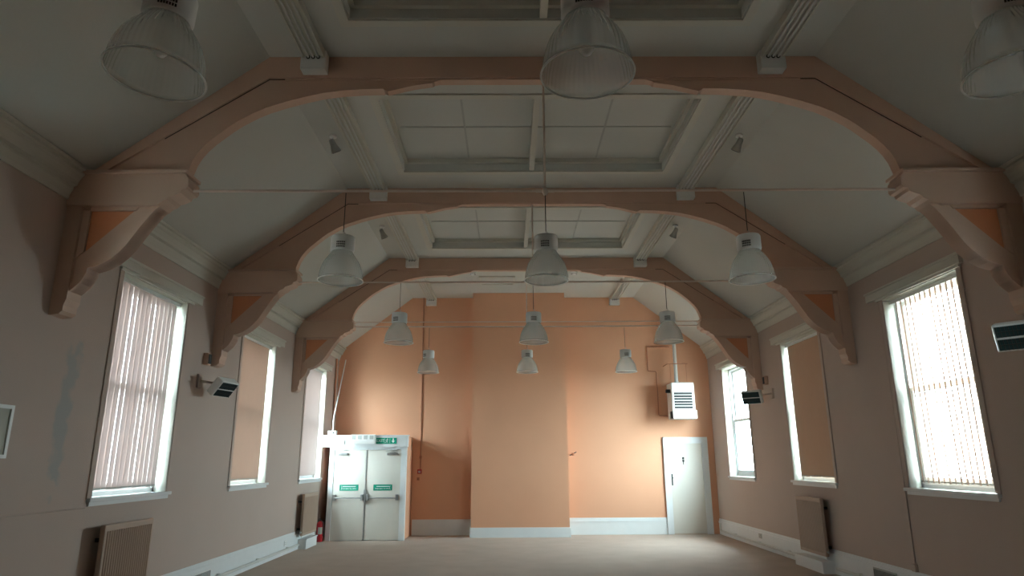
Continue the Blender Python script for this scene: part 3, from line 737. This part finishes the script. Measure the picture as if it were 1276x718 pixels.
# ------------------------------------------------------------------ end wall fittings
d2 = MB()
d2.box(3.665, 3.80, YE - .035, YE, 0, 2.17); d2.box(4.565, 4.70, YE - .035, YE, 0, 2.17); d2.box(3.80, 4.565, YE - .035, YE, 2.04, 2.17)
d2.box(3.655, 3.69, YE - .05, YE, 0, 2.18); d2.box(4.675, 4.71, YE - .05, YE, 0, 2.18); d2.box(3.655, 4.71, YE - .05, YE, 2.155, 2.185)
d2 = struct('door_2', d2, M_trim, origin=(4.18, YE, 0))
lf = link('door_leaf', MB().box(3.80, 4.565, YE - .015, YE - .001, .008, 2.04), M_door, d2)
b = MB().rbox(3.812, 3.842, YE - .022, YE - .015, 1.08, 1.34, .003).tube([(3.827, YE - .02, 1.25), (3.827, YE - .05, 1.25), (3.85, YE - .052, 1.25)], .008, 8)
link('handle', b, M_dark, lf)
b = MB(); b.lathe([(.001, -.002), (.026, -.002), (.026, .002), (.001, .002)], n=16)
for q in range(len(b.v)): v = b.v[q]; b.v[q] = Vector((4.115 + v.x, YE - .018 + v.z, 1.70 + v.y))
b.prism([(4.09, 1.667), (4.14, 1.667), (4.134, 1.61), (4.124, 1.61), (4.122, 1.55), (4.108, 1.55), (4.106, 1.61), (4.096, 1.61)], YE - .020, YE - .016)
link('washroom_figure', b, M_dark, lf)['label'] = 'small black standing figure symbol'

t = thing('unit_heater', 'white louvred box heater high on the end wall above the single door', 'heater', (4.0, YE, 2.59))
hx0, hx1, hy0, hz0, hz1 = 3.80, 4.33, 15.62, 2.585, 3.42
b = MB().rbox(hx0, hx1, hy0, YE - .12, hz0, hz1, .02)
link('heater_casing', b, M_white, t)
b = MB().box(hx0 + .05, hx1 - .06, hy0 - .004, hy0 + .002, 2.80, 3.20)
gr = link('louvre_opening', b, M_dark, t)
b = MB()
for j in range(7):
    z = 2.80 + j * .064
    b.prism([(hy0 - .014, z), (hy0 - .003, z + .008), (hy0 - .003, z + .016), (hy0 - .014, z + .012)], hx0 + .05, hx1 - .06, 'x')
link('louvre', b, M_white, gr)
link('maker_badge', MB().box(hx0 + .24, hx0 + .31, hy0 - .003, hy0 + .001, 2.735, 2.75), M_dark, t)
link('lower_panel', MB().rbox(hx0 + .0, hx1 + .03, hy0 - .012, hy0 + .3, hz0 - .006, 2.775, .012), M_white, t)
b = MB()
for z in (2.68, 3.25): b.box(hx0 + .05, hx0 + .09, YE - .13, YE, z, z + .04); b.box(hx1 - .09, hx1 - .05, YE - .13, YE, z, z + .04)
link('mounting_bracket', b, M_dark, t)
link('control_box', MB().rbox(hx0 - .10, hx0 - .001, hy0 + .12, hy0 + .2, 3.19, 3.27, .01), M_dark, t)
tag(link('flue_pipe', MB().tube([(3.985, 15.86, 3.42), (3.985, 15.86, 4.70)], .042, 16).tube([(3.985, 15.86, 3.42), (3.985, 15.86, 3.47)], .055, 16), M_pipe, origin=(3.985, 15.86, 3.42)), 'thick white flue pipe rising from the louvred heater to the ceiling slope', 'flue')
yp = YE - .03
b = MB().tube([(3.40, yp, 4.36), (3.95, yp, 4.36)], .014, 8).tube([(3.40, yp, 4.37), (3.40, yp, 3.79), (3.40, yp, 3.77), (3.57, yp, 3.76), (3.60, yp, 3.74), (3.60, yp, 2.72), (3.62, yp, 2.69), (3.82, yp, 2.68)], .014, 8)
tag(link('gas_pipe', b, M_brownpipe, origin=(3.6, YE, 2.68)), 'thin orange-painted pipe running round the left of the louvred heater', 'pipe')
link('hanging_bracket', MB().tube([(3.78, 15.79, 3.88), (4.25, 15.79, 3.88)], .010, 8).tube([(3.78, 15.79, 3.88), (3.78, YE - .002, 3.88)], .010, 8).tube([(4.25, 15.79, 3.88), (4.25, YE - .002, 3.95)], .010, 8).tube([(4.22, 15.79, 3.88), (4.22, 15.79, 3.41)], .004, 6).tube([(3.84, 15.79, 3.88), (3.84, 15.79, 3.41)], .004, 6), M_brownpipe, t)['label'] = 'thin orange hanging bracket'
# vertical pipe with red call point
tag(link('wall_pipe', MB().tube([(-2.10, YE - .02, 1.47), (-2.10, YE - .02, 1.9), (-2.13, YE - .02, HC)], .013, 8).lathe([(.001, -.03), (.024, -.03), (.028, 0), (.024, .03), (.001, .03)], (-2.10, YE - .02, 1.75), 12), M_brownpipe, origin=(-2.1, YE, 1.47)),
    'thin brown vertical pipe down the orange end wall to the red call point', 'pipe')
b = MB().rbox(-2.165, -2.065, YE - .045, YE, 1.37, 1.47, .006)
o = tag(link('fire_call_point', b, M_red, origin=(-2.115, YE, 1.37)), 'small red fire call point on the orange end wall right of the double doors', 'call point')
link('glass_square', MB().box(-2.145, -2.085, YE - .048, YE - .044, 1.39, 1.44), M_grey, o)
b = MB().rbox(-2.175, -2.115, YE - .02, YE, 1.22, 1.29, .005)
o = tag(link('key_plate', b, M_brownpipe, origin=(-2.145, YE, 1.22)), 'tiny painted plate below the red call point', 'plate')
link('keyhole', MB().box(-2.15, -2.14, YE - .0225, YE - .0195, 1.24, 1.265), M_dark, o)
t = thing('wall_valve', 'small brown tap sticking out of the end wall right of the chimney breast', 'valve', (1.50, YE, 1.80))
link('valve_body', MB().tube([(1.50, YE, 1.80), (1.50, YE - .10, 1.80)], .022, 12).lathe([(.001, -.03), (.03, -.028), (.036, 0), (.03, .028), (.001, .03)], (1.50, YE - .10, 1.80), 16), M_brownpipe, t)
link('lever', MB().tube([(1.50, YE - .11, 1.81), (1.58, YE - .13, 1.85)], .010, 8).tube([(1.50, YE - .11, 1.80), (1.42, YE - .12, 1.775)], .012, 8), M_dark, t)

for o in SC.objects:
    if '_w' in o: del o['_w']
